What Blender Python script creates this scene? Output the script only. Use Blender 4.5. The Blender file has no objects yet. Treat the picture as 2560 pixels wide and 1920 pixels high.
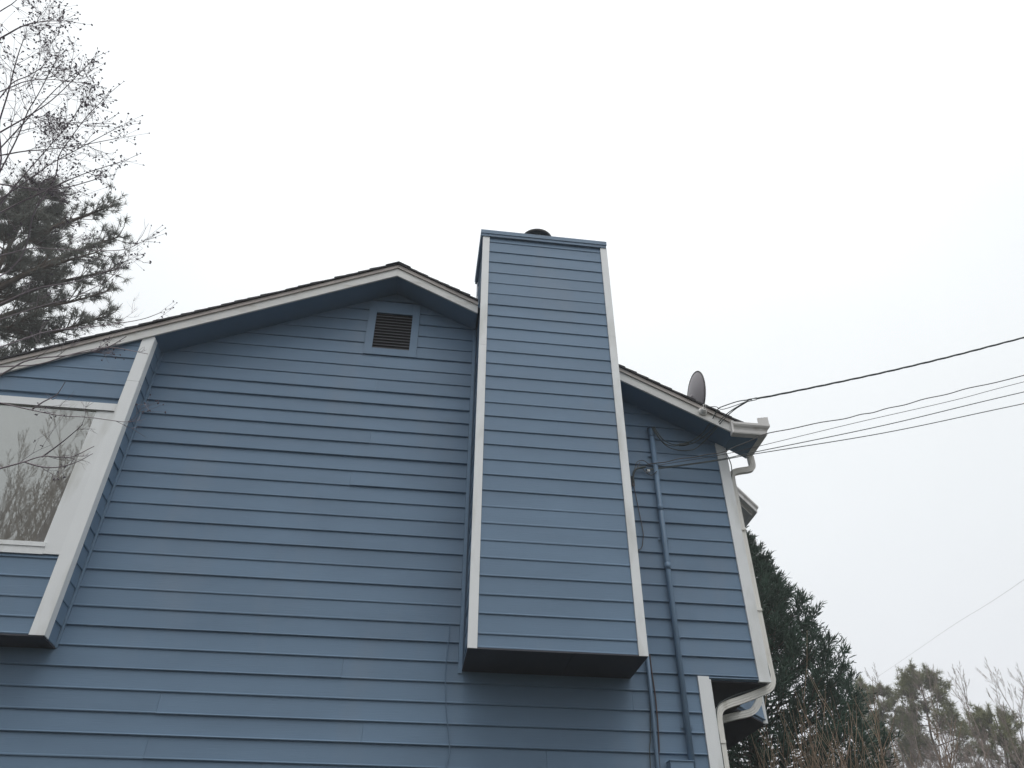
import bpy, math, random
from mathutils import Vector, Matrix, Quaternion, noise as mnoise

R = math.radians
sc = bpy.context.scene
col = sc.collection

# ------------------------------------------------------------------ camera
PITCH, YAW, ROLL = 0.6563, 0.1266, 0.0041
cp, sp, cy, sy = math.cos(PITCH), math.sin(PITCH), math.cos(YAW), math.sin(YAW)
fwd = Vector((sy*cp, cy*cp, sp)); rgt = Vector((cy, -sy, 0)); upv = rgt.cross(fwd)
cr, sr = math.cos(ROLL), math.sin(ROLL)
r2 = rgt*cr + upv*sr; u2 = -rgt*sr + upv*cr
cam_d = bpy.data.cameras.new('camera'); cam = bpy.data.objects.new('camera', cam_d); col.objects.link(cam)
M = Matrix((r2, u2, -fwd)).transposed().to_4x4(); M.translation = Vector((0, -7.0245, 1.6))
cam.matrix_world = M
cam_d.sensor_width = 36.0; cam_d.lens = 27.43; cam_d.clip_start = 0.05; cam_d.clip_end = 1500
sc.camera = cam

# ------------------------------------------------------------------ sky, sun, exposure
SUN_EL, SUN_AZ = R(70), R(172)      # azimuth from +Y towards +X
world = bpy.data.worlds.new('World'); sc.world = world; world.use_nodes = True
nt = world.node_tree; nt.nodes.clear()
out = nt.nodes.new('ShaderNodeOutputWorld')
sky = nt.nodes.new('ShaderNodeTexSky'); sky.sky_type = 'NISHITA'; sky.sun_disc = False
sky.sun_elevation = SUN_EL; sky.sun_rotation = SUN_AZ
bg1 = nt.nodes.new('ShaderNodeBackground'); bg1.inputs['Strength'].default_value = 0.1
nt.links.new(sky.outputs[0], bg1.inputs['Color'])
tc = nt.nodes.new('ShaderNodeTexCoord'); sep = nt.nodes.new('ShaderNodeSeparateXYZ')
nt.links.new(tc.outputs['Generated'], sep.inputs[0])
ramp = nt.nodes.new('ShaderNodeValToRGB'); nt.links.new(sep.outputs['Z'], ramp.inputs[0])
e = ramp.color_ramp.elements
e[0].position = 0.0; e[0].color = (0.90, 0.925, 0.96, 1)
e[1].position = 1.0; e[1].color = (1.45, 1.49, 1.51, 1)
for p, c in ((0.22, (0.92, 0.94, 0.975, 1)), (0.42, (0.985, 1.02, 1.045, 1)), (0.62, (1.06, 1.095, 1.11, 1)), (0.80, (1.22, 1.26, 1.28, 1))):
    el = e.new(p); el.color = c
nz = nt.nodes.new('ShaderNodeTexNoise'); nz.inputs['Scale'].default_value = 2.2; nz.inputs['Detail'].default_value = 3
nt.links.new(tc.outputs['Generated'], nz.inputs['Vector'])
mr = nt.nodes.new('ShaderNodeMapRange'); mr.inputs[1].default_value = 0.3; mr.inputs[2].default_value = 0.7
mr.inputs[3].default_value = 0.97; mr.inputs[4].default_value = 1.03
nt.links.new(nz.outputs[0], mr.inputs[0])
mul = nt.nodes.new('ShaderNodeVectorMath'); mul.operation = 'SCALE'
nt.links.new(ramp.outputs[0], mul.inputs[0]); nt.links.new(mr.outputs[0], mul.inputs['Scale'])
bg2 = nt.nodes.new('ShaderNodeBackground'); bg2.inputs['Strength'].default_value = 1.0
nt.links.new(mul.outputs[0], bg2.inputs['Color'])
mix = nt.nodes.new('ShaderNodeMixShader'); mix.inputs[0].default_value = 0.94
nt.links.new(bg1.outputs[0], mix.inputs[1]); nt.links.new(bg2.outputs[0], mix.inputs[2])
nt.links.new(mix.outputs[0], out.inputs[0])

sun_d = bpy.data.lights.new('sun', 'SUN'); sun_d.energy = 1.5; sun_d.angle = R(48); sun_d.color = (1, 0.97, 0.93)
sun = bpy.data.objects.new('sun', sun_d); col.objects.link(sun)
sd = Vector((math.sin(SUN_AZ)*math.cos(SUN_EL), math.cos(SUN_AZ)*math.cos(SUN_EL), math.sin(SUN_EL)))
sun.rotation_euler = sd.to_track_quat('Z', 'Y').to_euler(); sun.location = sd*60
sc.view_settings.view_transform = 'Standard'; sc.view_settings.look = 'None'
sc.view_settings.exposure = 0.0; sc.view_settings.gamma = 1.0
sc.view_settings.use_curve_mapping = False

# ------------------------------------------------------------------ materials
def mat(name, color, rough=0.6, var=0.08, nscale=(6, 6, 6), detail=4, bump=0.0, bscale=None, rnd=0.0, spec=0.4,
        stain=None, stain_scale=(2, 2, 2), stain_lo=0.55, stain_hi=0.75, metallic=0.0, translucent=0.0):
    m = bpy.data.materials.new(name); m.use_nodes = True
    t = m.node_tree; b = t.nodes['Principled BSDF']
    b.inputs['Roughness'].default_value = rough
    b.inputs['Specular IOR Level'].default_value = spec
    b.inputs['Metallic'].default_value = metallic
    co = t.nodes.new('ShaderNodeTexCoord')
    def noise_at(scale, det):
        mp = t.nodes.new('ShaderNodeMapping'); mp.inputs['Scale'].default_value = scale
        t.links.new(co.outputs['Object'], mp.inputs[0])
        n = t.nodes.new('ShaderNodeTexNoise'); n.inputs['Scale'].default_value = 1.0; n.inputs['Detail'].default_value = det
        t.links.new(mp.outputs[0], n.inputs['Vector']); return n
    n = noise_at(nscale, detail)
    mrr = t.nodes.new('ShaderNodeMapRange'); mrr.inputs[1].default_value = 0.25; mrr.inputs[2].default_value = 0.75
    mrr.inputs[3].default_value = 1-var; mrr.inputs[4].default_value = 1+var
    t.links.new(n.outputs[0], mrr.inputs[0])
    s = t.nodes.new('ShaderNodeVectorMath'); s.operation = 'SCALE'; s.inputs[0].default_value = color
    last = mrr.outputs[0]
    if rnd:
        oi = t.nodes.new('ShaderNodeObjectInfo')
        m2 = t.nodes.new('ShaderNodeMapRange'); m2.inputs[3].default_value = 1-rnd; m2.inputs[4].default_value = 1+rnd
        t.links.new(oi.outputs['Random'], m2.inputs[0])
        mm = t.nodes.new('ShaderNodeMath'); mm.operation = 'MULTIPLY'
        t.links.new(last, mm.inputs[0]); t.links.new(m2.outputs[0], mm.inputs[1]); last = mm.outputs[0]
    t.links.new(last, s.inputs['Scale'])
    cout = s.outputs[0]
    if stain is not None:
        n3 = noise_at(stain_scale, 6)
        m3 = t.nodes.new('ShaderNodeMapRange'); m3.inputs[1].default_value = stain_lo; m3.inputs[2].default_value = stain_hi
        t.links.new(n3.outputs[0], m3.inputs[0])
        mx = t.nodes.new('ShaderNodeMix'); mx.data_type = 'RGBA'
        t.links.new(m3.outputs[0], mx.inputs['Factor']); t.links.new(cout, mx.inputs['A'])
        mx.inputs['B'].default_value = (*stain, 1); cout = mx.outputs['Result']
    t.links.new(cout, b.inputs['Base Color'])
    if bump:
        nb = noise_at(bscale or nscale, 5)
        bp = t.nodes.new('ShaderNodeBump'); bp.inputs['Strength'].default_value = bump; bp.inputs['Distance'].default_value = 0.004
        t.links.new(nb.outputs[0], bp.inputs['Height']); t.links.new(bp.outputs[0], b.inputs['Normal'])
    if translucent:
        tr = t.nodes.new('ShaderNodeBsdfTranslucent'); t.links.new(cout, tr.inputs[0])
        ms = t.nodes.new('ShaderNodeMixShader'); ms.inputs[0].default_value = translucent
        o = t.nodes['Material Output']; t.links.new(b.outputs[0], ms.inputs[1]); t.links.new(tr.outputs[0], ms.inputs[2])
        t.links.new(ms.outputs[0], o.inputs[0])
    return m

BLUE = (0.139, 0.214, 0.308)
SID = mat('blue_siding_paint', BLUE, 0.62, 0.10, (0.9, 0.9, 2.5), 5, 0.25, (5, 5, 130), 0.038, 0.35,
          (0.175, 0.23, 0.300), (1.6, 1.6, 0.55), 0.54, 0.85)
SOF = mat('blue_soffit_paint', BLUE, 0.7, 0.06, (1.5, 1.5, 1.5), 3, 0.1, (30, 30, 30))
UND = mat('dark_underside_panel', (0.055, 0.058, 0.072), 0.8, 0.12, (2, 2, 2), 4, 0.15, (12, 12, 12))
CAPM = mat('blue_cap_paint', BLUE, 0.6, 0.10, (3, 3, 20), 5, 0.3, (6, 6, 60), 0, 0.35, (0.09, 0.11, 0.15), (2, 2, 30), 0.5, 0.75)
WHT = mat('white_trim_paint', (0.755, 0.775, 0.785), 0.55, 0.04, (3, 3, 2), 5, 0.15, (20, 20, 4), 0.02, 0.35,
          (0.55, 0.555, 0.53), (5, 5, 1.3), 0.53, 0.80)
FAS = mat('weathered_fascia_paint', (0.66, 0.66, 0.645), 0.6, 0.07, (2, 8, 8), 6, 0.25, (5, 20, 30), 0.02, 0.3,
          (0.42, 0.40, 0.36), (2.2, 9, 9), 0.56, 0.8)
RAK = mat('tan_rake_trim', (0.46, 0.42, 0.395), 0.7, 0.10, (3, 8, 8), 5, 0.2, (5, 20, 30), 0.04)
SHG = mat('asphalt_shingle', (0.055, 0.055, 0.06), 0.95, 0.3, (60, 60, 60), 4, 0.8, (180, 180, 180), 0.25, 0.2)
GUT = mat('white_gutter_enamel', (0.68, 0.665, 0.65), 0.4, 0.05, (4, 4, 4), 4, 0, None, 0, 0.5, (0.42, 0.39, 0.36), (7, 7, 7), 0.55, 0.8)
DSP = mat('ivory_downspout_enamel', (0.74, 0.725, 0.68), 0.4, 0.05, (6, 6, 3), 4, 0, None, 0, 0.5, (0.45, 0.43, 0.38), (12, 12, 4), 0.55, 0.8)
PIP = mat('blue_painted_conduit', (0.122, 0.192, 0.280), 0.5, 0.08, (20, 20, 5), 3, 0, None, 0, 0.4)
DRK = mat('dark_void', (0.015, 0.015, 0.016), 0.9, 0.1)
SLT = mat('lit_slat_lip', (0.16, 0.165, 0.19), 0.7, 0.1, (9, 9, 9))  # front lip of the slats, lightened in colour as if lit
SLD = mat('shaded_vent_slat', (0.012, 0.013, 0.017), 0.8, 0.1, (9, 9, 9))  # shade on the slat undersides is put into this colour
FLU = mat('dark_flue_metal', (0.05, 0.045, 0.045), 0.6, 0.25, (9, 9, 9), 4, 0.1, (20, 20, 20), 0, 0.4)
WIR = mat('black_cable', (0.07, 0.085, 0.085), 0.6, 0.1)
WIG = mat('grey_cable', (0.10, 0.10, 0.105), 0.6, 0.1)
WIP = mat('pale_cable', (0.32, 0.32, 0.33), 0.6, 0.1)
BRC = mat('brown_cable', (0.075, 0.055, 0.055), 0.6, 0.1)
DSH = mat('grey_dish', (0.31, 0.285, 0.30), 0.5, 0.05, (5, 5, 5))
POR = mat('white_porcelain', (0.7, 0.69, 0.67), 0.3, 0.03)
GND = mat('ground_leaf_litter', (0.044, 0.042, 0.034), 0.95, 0.4, (0.8, 0.8, 0.8), 8, 0.6, (8, 8, 8), 0, 0.1, (0.036, 0.042, 0.024), (0.35, 0.35, 0.35), 0.5, 0.65)
BRK = mat('grey_bark', (0.115, 0.10, 0.095), 0.9, 0.25, (12, 12, 4), 4, 0.4, (30, 30, 8))
CRP = mat('crape_bark', (0.31, 0.265, 0.29), 0.8, 0.2, (9, 9, 4), 4)
POD = mat('seed_pod', (0.10, 0.082, 0.105), 0.9, 0.2)
FAR = mat('brown_winter_twig', (0.24, 0.19, 0.165), 0.9, 0.2, (1, 1, 1), 3, 0, None, 0.15)
PBK = mat('pine_bark', (0.10, 0.075, 0.06), 0.9, 0.25, (6, 6, 3), 4, 0.4, (20, 20, 6))
PND = mat('pine_needles', (0.135, 0.142, 0.125), 0.7, 0.35, (0.9, 0.9, 0.9), 3, 0, None, 0, 0.3, translucent=0.5)
FPN = mat('far_pine_needles', (0.18, 0.185, 0.095), 0.7, 0.35, (0.5, 0.5, 0.5), 3, 0, None, 0, 0.3, translucent=0.45)
CYP = mat('cypress_foliage', (0.046, 0.080, 0.058), 0.75, 0.55, (1.3, 1.3, 1.3), 5, 0, None, 0, 0.25, translucent=0.2)
SHB = mat('shrub_twig', (0.24, 0.175, 0.12), 0.85, 0.25, (3, 3, 3), 3)
POL = mat('weathered_pole', (0.14, 0.11, 0.085), 0.9, 0.2, (9, 9, 1), 4)
MET = mat('blue_meter_box', (0.15, 0.23, 0.33), 0.5, 0.06, (6, 6, 6))
CAUL = mat('blue_corner_caulk', (0.16, 0.245, 0.35), 0.65, 0.08, (6, 6, 9), 4, 0.2, (30, 30, 30))

GLS = bpy.data.materials.new('window_glass'); GLS.use_nodes = True
t = GLS.node_tree; t.nodes.clear()
o_ = t.nodes.new('ShaderNodeOutputMaterial'); gl = t.nodes.new('ShaderNodeBsdfGlossy'); gl.inputs['Roughness'].default_value = 0.015
gl.inputs['Color'].default_value = (0.90, 0.93, 0.91, 1)
df = t.nodes.new('ShaderNodeBsdfDiffuse'); df.inputs['Color'].default_value = (0.17, 0.165, 0.15, 1)
lw = t.nodes.new('ShaderNodeLayerWeight'); lw.inputs['Blend'].default_value = 0.35
mp_ = t.nodes.new('ShaderNodeMapRange'); mp_.inputs[3].default_value = 0.21; mp_.inputs[4].default_value = 0.8
t.links.new(lw.outputs['Facing'], mp_.inputs[0])
ms_ = t.nodes.new('ShaderNodeMixShader'); t.links.new(mp_.outputs[0], ms_.inputs[0])
t.links.new(df.outputs[0], ms_.inputs[1]); t.links.new(gl.outputs[0], ms_.inputs[2]); t.links.new(ms_.outputs[0], o_.inputs[0])

# ------------------------------------------------------------------ helpers
class MB:
    """collects shapes for ONE mesh object"""
    def __init__(s): s.v = []; s.f = []
    def add(s, vs, fs):
        o = len(s.v); s.v += [tuple(a) for a in vs]; s.f += [tuple(i+o for i in f) for f in fs]; return s
    def box(s, x0, x1, y0, y1, z0, z1):
        return s.add([(x0,y0,z0),(x1,y0,z0),(x1,y1,z0),(x0,y1,z0),(x0,y0,z1),(x1,y0,z1),(x1,y1,z1),(x0,y1,z1)],
                     [(0,3,2,1),(4,5,6,7),(0,1,5,4),(1,2,6,5),(2,3,7,6),(3,0,4,7)])
    def prism(s, a, b):
        """two matching polygons (lists of 3D points) joined"""
        n = len(a)
        return s.add(list(a)+list(b), [tuple(reversed(range(n))), tuple(range(n, 2*n))] +
                     [(i, (i+1) % n, (i+1) % n+n, i+n) for i in range(n)])
    def xz(s, poly, y0, y1): return s.prism([(x, y0, z) for x, z in poly], [(x, y1, z) for x, z in poly])
    def xy(s, poly, z0, z1): return s.prism([(x, y, z0) for x, y in poly], [(x, y, z1) for x, y in poly])
    def tube(s, pts, rad, n=6, cap=True, sx=1.0):
        P = [Vector(p) for p in pts]; m = len(P)
        if not hasattr(rad, '__len__'): rad = [rad]*m
        vs = []; t0 = (P[1]-P[0]).normalized()
        ref = Vector((0, 0, 1)) if abs(t0.z) < 0.9 else Vector((1, 0, 0))
        a = t0.cross(ref).normalized()
        for i in range(m):
            tg = (P[min(i+1, m-1)]-P[max(i-1, 0)])
            tg = tg.normalized() if tg.length > 1e-9 else t0
            a = (a - tg*a.dot(tg))
            a = a.normalized() if a.length > 1e-6 else tg.orthogonal().normalized()
            b = tg.cross(a)
            for k in range(n):
                q = 2*math.pi*k/n
                vs.append(P[i] + (a*math.cos(q)*sx + b*math.sin(q))*rad[i])
        fs = [(i*n+k, i*n+(k+1) % n, (i+1)*n+(k+1) % n, (i+1)*n+k) for i in range(m-1) for k in range(n)]
        if cap and n > 2: fs += [tuple(reversed(range(n))), tuple(range((m-1)*n, m*n))]
        return s.add(vs, fs)
    def sweep(s, pts, prof):
        """prof: closed list of (side, up) offsets carried along a path, up = world z where possible"""
        P = [Vector(p) for p in pts]; m = len(P); n = len(prof); vs = []
        for i in range(m):
            if 0 < i < m-1:
                d1 = (P[i]-P[i-1]).normalized(); d2 = (P[i+1]-P[i]).normalized()
                tg = (d1+d2).normalized(); k = 1/max(0.4, tg.dot(d1))
            else:
                tg = (P[min(i+1, m-1)]-P[max(i-1, 0)]).normalized(); k = 1
            sd_ = tg.cross(Vector((0, 0, 1))).normalized(); up_ = sd_.cross(tg)
            vs += [P[i]+sd_*a*k+up_*b for a, b in prof]
        fs = [(i*n+k, i*n+(k+1) % n, (i+1)*n+(k+1) % n, (i+1)*n+k) for i in range(m-1) for k in range(n)]
        fs += [tuple(reversed(range(n))), tuple(range((m-1)*n, m*n))]
        return s.add(vs, fs)
    def build(s, name, m, parent=None, smooth=False):
        me = bpy.data.meshes.new(name); me.from_pydata(s.v, [], s.f); me.materials.append(m)
        if smooth: me.polygons.foreach_set('use_smooth', [True]*len(me.polygons))
        me.update(); o = bpy.data.objects.new(name, me); col.objects.link(o)
        if parent is not None: o.parent = parent
        return o

def thing(o, label, cat, group=None):
    o['label'] = label; o['category'] = cat
    if group: o['group'] = group
    return o
def empty(name, loc, label, cat, group=None, parent=None):
    o = bpy.data.objects.new(name, None); o.location = loc; o.empty_display_size = 0.3; col.objects.link(o)
    if parent is not None: o.parent = parent
    return thing(o, label, cat, group)

def smooth_path(pts, n=6):
    """Catmull-Rom"""
    P = [Vector(p) for p in pts]; P = [P[0]*2-P[1]] + P + [P[-1]*2-P[-2]]; res = []
    for i in range(1, len(P)-2):
        for k in range(n):
            q = k/n
            res.append(0.5*((2*P[i]) + (P[i+1]-P[i-1])*q + (2*P[i-1]-5*P[i]+4*P[i+1]-P[i+2])*q*q + (3*P[i]-P[i-1]-3*P[i+1]+P[i+2])*q**3))
    res.append(P[-2]); return res

rng = random.Random(11)

# ------------------------------------------------------------------ ground
g = MB(); N = 40
def gz(x, y):
    d = math.hypot(x, y)
    return -0.02 + max(0, d-25)*0.012*mnoise.noise(Vector((x*0.02, y*0.02, 0)))
xs = [(-1+2*i/N) for i in range(N+1)]; xs = [math.copysign(abs(a)**2.2, a)*420 for a in xs]
g.add([(x, y, gz(x, y)) for y in xs for x in xs], [(j*(N+1)+i, j*(N+1)+i+1, (j+1)*(N+1)+i+1, (j+1)*(N+1)+i) for j in range(N) for i in range(N)])
go = g.build('ground', GND, smooth=True); go['kind'] = 'structure'

# ------------------------------------------------------------------ HOUSE
house = empty('house', (0, 0, 0), 'two-storey house clad in blue lap siding with white trim and a gabled roof', 'house')
PX, PZ, SL = -0.53, 8.293, 0.5           # gable peak (soffit plane) and slope
S = lambda x: PZ - SL*abs(x-PX)          # soffit height at x
XR, XL, OV = 3.287, -6.3, 0.33           # right / left wall ends, rake overhang
ZC = 3.82                                # underside of the upper storey's side overhang
XLOW = 2.712                             # lower wall corner
C0, C1, CY, CZB, CZT, CB = 0.455, 1.985, -0.600, 3.804, 8.805, 0.20   # chimney
BX, BY, BZ = -2.985, -0.290, 3.845       # window bay right edge, face, underside
BXL = -5.55
E_ = 0.1716

# cores behind the boards
core = MB()
core.xz([(XL, ZC), (XR-0.012, ZC), (XR-0.012, S(XR)+0.03), (PX, PZ+0.03), (XL, S(XL)+0.03)], 0.006, 9.0)
core.xz([(XL, -0.3), (XLOW-0.012, -0.3), (XLOW-0.012, ZC-0.002), (XL, ZC-0.002)], 0.006, 9.0)
core.build('wall', SOF, house)
# angled side projection of the upper storey
sidew = MB(); sidew.xy([(XR-0.01, 0.836), (3.807, 1.356), (3.807, 5.6), (XR-0.01, 5.6)], ZC+0.004, 6.35)
sidew.build('side_projection', SID, house)

# siding boards -------------------------------------------------
PROF = [(0.004, 0.0), (-0.0145, 0.0), (-0.0190, 0.0025), (-0.0225, 0.0085), (-0.0208, 0.0150), (-0.0140, 0.0185), (-0.0075, None), (0.004, None)]
def board(parent, axis, a_lo, a_hi, z, h=E_+0.006, face=0.0, sign=1, jit=True):
    """one lap board. axis 'x': runs along x on a wall facing -y at y=face.
       axis 'y': runs along y on a wall facing sign*x at x=face. a_lo / a_hi are functions of z."""
    m = MB(); dz = rng.uniform(-0.0015, 0.0015) if jit else 0; do = rng.uniform(-0.0012, 0.0012) if jit else 0
    t0 = rng.uniform(-0.0014, 0.0014); A = []; B = []; bk = rng.choice((0.5, 0.9, 1.2, 1.45, 1.6) if parent is house else (0.25, 0.5, 0.8, 0.9))
    for d, zz in PROF:
        zz = h if zz is None else zz
        if d < -0.0146: d = -0.0145 + (d+0.0145)*bk
        if parent is not house and d < 0 and zz < 0.1: d *= 0.86
        d2 = d + (do if d < 0 else 0)
        for fn, L, tt in ((a_lo, A, -t0), (a_hi, B, t0)):
            zc = z+dz+zz+tt; a = fn(zc)
            L.append((a, face+d2, zc) if axis == 'x' else (face-sign*d2, a, zc))
    m.prism(A, B)
    return m.build('siding_board', SID, parent)
K = lambda v: (lambda z: v)
PK = lambda side: (lambda z: PX + side*max(0.02, (PZ+0.015-z)/SL))

# main gable wall
Z0 = 6.955
rows = [Z0+8*E_ - k*E_ for k in range(0, 60)]
VX0, VX1, VZ0, VZ1 = -0.826, -0.225, 7.305, 8.128        # attic vent outer frame
for z in rows:
    if z < 0.0: break
    if z > PZ-0.1: continue
    gl_ = PX-(PZ+0.015-z)/SL; gr_ = PX+(PZ+0.015-z)/SL
    if z >= 3.86:
        # left of the chimney, between bay corner and chimney
        lo = K(BX+0.024) if gl_ < BX else PK(-1)
        hi = K(C0-0.036) if gr_ > C0 else PK(1)
        lo_x, hi_x = lo(z), hi(z)
        if VZ0-E_*0.9 < z < VZ1-0.02:
            if z > VZ0-0.02 or True:
                if z+E_ > VZ0+0.03:
                    board(house, 'x', lo, K(VX0-0.002), z); board(house, 'x', K(VX1+0.002), hi, z); lo = None
        if lo: 
            if 7.2 > z > 5.0 and int(z*100) % 3 == 0:
                sx_ = rng.uniform(-1.9, -0.6)
                board(house, 'x', lo, K(sx_-0.0007), z); board(house, 'x', K(sx_+0.0007), hi, z)
            else: board(house, 'x', lo, hi, z)
        # right of the chimney
        if gr_ > C1+0.1:
            hi = K(3.192) if gr_ > 3.25 else PK(1)
            board(house, 'x', K(C1+0.004), hi, z-0.02)
    else:
        seams = {20: [1.985], 21: [-2.031], 22: [-0.35], 23: [-2.035, 1.2], 24: [-3.094, -2.018+0.9], 25: [0.4]}.get(round((Z0-z)/E_), [rng.uniform(-4, -3), rng.uniform(-0.6, 0.9)])
        xs_ = [XL] + sorted(seams) + [2.608]
        for a, b in zip(xs_, xs_[1:]): board(house, 'x', K(a+0.0008), K(b-0.0008), z-0.008)
# the starter strip of the overhanging corner
board(house, 'x', K(2.716), K(3.192), 3.824, 0.05)

# inner-corner caulk strips
st = MB(); st.box(BX-0.002, BX+0.022, -0.020, 0.0, BZ-0.004, S(BX)+0.02); st.build('corner_bead', CAUL, house)
st = MB(); st.box(C0-0.034, C0+0.002, -0.020, 0.0, CZB-0.03, S(C0)+0.02); st.build('corner_bead', CAUL, house)

# corner boards (white)
def plate(name, m, parent, *b): return MB().box(*b).build(name, m, parent)
plate('corner_board', WHT, house, 3.194, 3.290, -0.030, 0.004, ZC-0.006, S(3.194)-0.002)
plate('corner_board', WHT, house, 3.2905, 3.306, -0.030, 0.070, ZC-0.006, S(3.3)+0.0)
plate('corner_board', WHT, house, 2.610, 2.715, -0.030, 0.004, -0.2, 3.842)
plate('corner_board', WHT, house, 2.7155, 2.730, -0.030, 0.070, -0.2, ZC-0.004)
plate('corner_board', WHT, house, 3.770, 3.822, 1.322, 1.345, ZC-0.01, 6.25)
plate('corner_board', WHT, house, 3.808, 3.822, 1.3455, 1.43, ZC-0.01, 6.25)
# underside panel of the side overhang
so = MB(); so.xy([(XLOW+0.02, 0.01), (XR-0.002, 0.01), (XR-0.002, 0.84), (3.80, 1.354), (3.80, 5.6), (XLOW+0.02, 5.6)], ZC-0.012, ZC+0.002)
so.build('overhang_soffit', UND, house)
# boards of the side walls seen from a step aside
for k in range(14):
    z = ZC+0.02+k*E_
    board(house, 'y', K(0.074), K(0.83), z, face=XR-0.008, sign=1)
    a = Vector((XR, 0.836)); b = Vector((3.785, 1.334)); m = MB()
    nrm = Vector((0.7071, -0.7071)); A = []; B = []
    for d, zz in PROF:
        zz = E_+0.006 if zz is None else zz
        if z+zz > 6.25: zz = 6.25-z
        A.append((a.x-nrm.x*d, a.y-nrm.y*d, z+zz)); B.append((b.x-nrm.x*d, b.y-nrm.y*d, z+zz))
    m.prism(A, B).build('siding_board', SID, house)

# rake: soffit, fascia, trim, deck --------------------------------
XE = 3.30                                # rake end on the right (gutter takes over)
XLE = -6.6
def rake(name, m, d0, d1, y0, y1, x_pairs):
    res = []
    for xa, xb in x_pairs:
        b_ = MB(); b_.xz([(xa, S(xa)+d0), (xb, S(xb)+d0), (xb, S(xb)+d1), (xa, S(xa)+d1)], y0, y1)
        res.append(b_.build(name, m, house))
    return res
segs = [(XLE, PX), (PX, C0-0.012), (C1+0.012, XE)]
rake('soffit', SOF, 0.0, 0.018, -OV+0.02, 0.004, segs)
fsegs = [(XLE, -3.7), (-3.699, PX-0.0006), (PX+0.0006, C0-0.010), (C1+0.010, XE)]
rake('fascia_board', FAS, -0.006, 0.108, -OV, -OV+0.0195, fsegs)
rake('rake_trim', RAK, 0.1095, 0.158, -OV-0.018, -OV+0.019, fsegs)
dk = rake('roof_deck', SOF, 0.110, 0.156, -OV+0.021, 9.1, [(XLE, PX), (PX, XE+0.02)])
# shingle courses: each a strip the depth of the roof, overlapping the one below
def course(xa, xb, side, k):
    """xa = lower edge x, xb = upper edge x"""
    m = MB(); y0 = -OV-0.036 + rng.uniform(-0.006, 0.005); lo, hi = 0.182+rng.uniform(0.004, 0.014), 0.178
    fz = lambda q: S(q)+lo+(hi-lo)*abs(q-xa)/max(1e-6, abs(xb-xa))
    l_, h_ = min(xa, xb), max(xa, xb)
    def strip(p, q, ya, yb):
        if q-p > 0.004: m.xz([(p, S(p)+0.1595), (q, S(q)+0.1595), (q, fz(q)), (p, fz(p))], ya, yb)
    if h_ > C0-0.03 and l_ < C1+0.03:
        strip(l_, min(h_, C0-0.013), y0, CB+0.03); strip(max(l_, C1+0.013), h_, y0, CB+0.03); strip(l_, h_, CB+0.031, 9.15)
    else: strip(l_, h_, y0, 9.15)
    return m.build('shingle_course', SHG, house)
step = 0.128
k = 0; x = XLE-0.02
while x < PX-0.005:
    course(x, min(x+step*1.25, PX), -1, k); x += step
x = XE+0.12
while x > PX+0.005:
    course(x, max(x-step*1.25, PX), 1, k); x -= step
for i in range(32):
    y0 = -OV-0.045+i*0.3; z_ = PZ+0.182
    m = MB(); m.prism([(PX-0.15, y0, z_-0.066), (PX, y0, z_+0.010), (PX+0.15, y0, z_-0.066), (PX, y0, z_-0.01)],
                      [(PX-0.15, y0+0.31, z_-0.074), (PX, y0+0.31, z_+0.002), (PX+0.15, y0+0.31, z_-0.074), (PX, y0+0.31, z_-0.02)])
    m.build('ridge_shingle', SHG, house)

# eave return at the right corner: flat soffit and gutter
er = MB(); er.xy([(XE-0.012, -OV+0.02), (3.605, -OV+0.02), (3.605, 0.150), (3.349, 0.0), (XE-0.012, 0.0)], 6.374, 6.386); er.build('eave_soffit', SOF, house)
eb = MB(); eb.prism([(XE, -OV+0.05, 6.388), (3.60, -OV+0.05, 6.388), (3.60, 0.145, 6.388), (3.35, 0.0, 6.388), (XE, 0.0, 6.388)],
                    [(XE, -OV+0.05, S(XE)+0.156), (3.60, -OV+0.05, 6.47), (3.60, 0.145, 6.47), (3.35, 0.0, 6.50), (XE, 0.0, S(XE)+0.156)])
eb.build('eave_box', SOF, house)
# K-profile gutter: offsets (outward side, up). path runs with the outside on the right-hand side
GP = [(0.0, 0.0), (0.072, 0.0), (0.078, 0.012), (0.080, 0.045), (0.088, 0.066), (0.104, 0.084), (0.112, 0.100), (0.112, 0.126),
      (0.104, 0.130), (0.104, 0.112), (0.092, 0.096), (0.074, 0.070), (0.068, 0.012), (0.006, 0.010), (0.006, 0.128), (0.0, 0.128)]
gut = MB(); gut.sweep([(3.285, -0.262, 6.372), (3.594, -0.262, 6.372), (3.594, 0.150, 6.372)], GP)
# shrink: the near leg faces -y, the far leg faces +x
gutter = gut.build('gutter', GUT, house)
sp_ = MB()       # scalloped splash guard standing on the gutter's outer corner
pts = []
for i in range(17):
    q = i/16; pts.append((3.575+0.128*q, 6.502+0.062+0.026*q+0.008*abs(math.sin(q*math.pi*3.5))))
sp_.xz([(3.575, 6.497)] + pts + [(3.703, 6.497)], -0.372, -0.369)
sp_.box(3.700, 3.703, -0.3685, -0.24, 6.497, 6.585)
sp_.build('splash_guard', GUT, house)
ec = MB(); ec.xz([(3.262, 6.352), (3.285, 6.372), (3.285, 6.50), (3.30, 6.505), (3.30, 6.515), (3.268, 6.515)], -0.366, -0.30); ec.build('gutter_end_cap', GUT, house)

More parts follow.
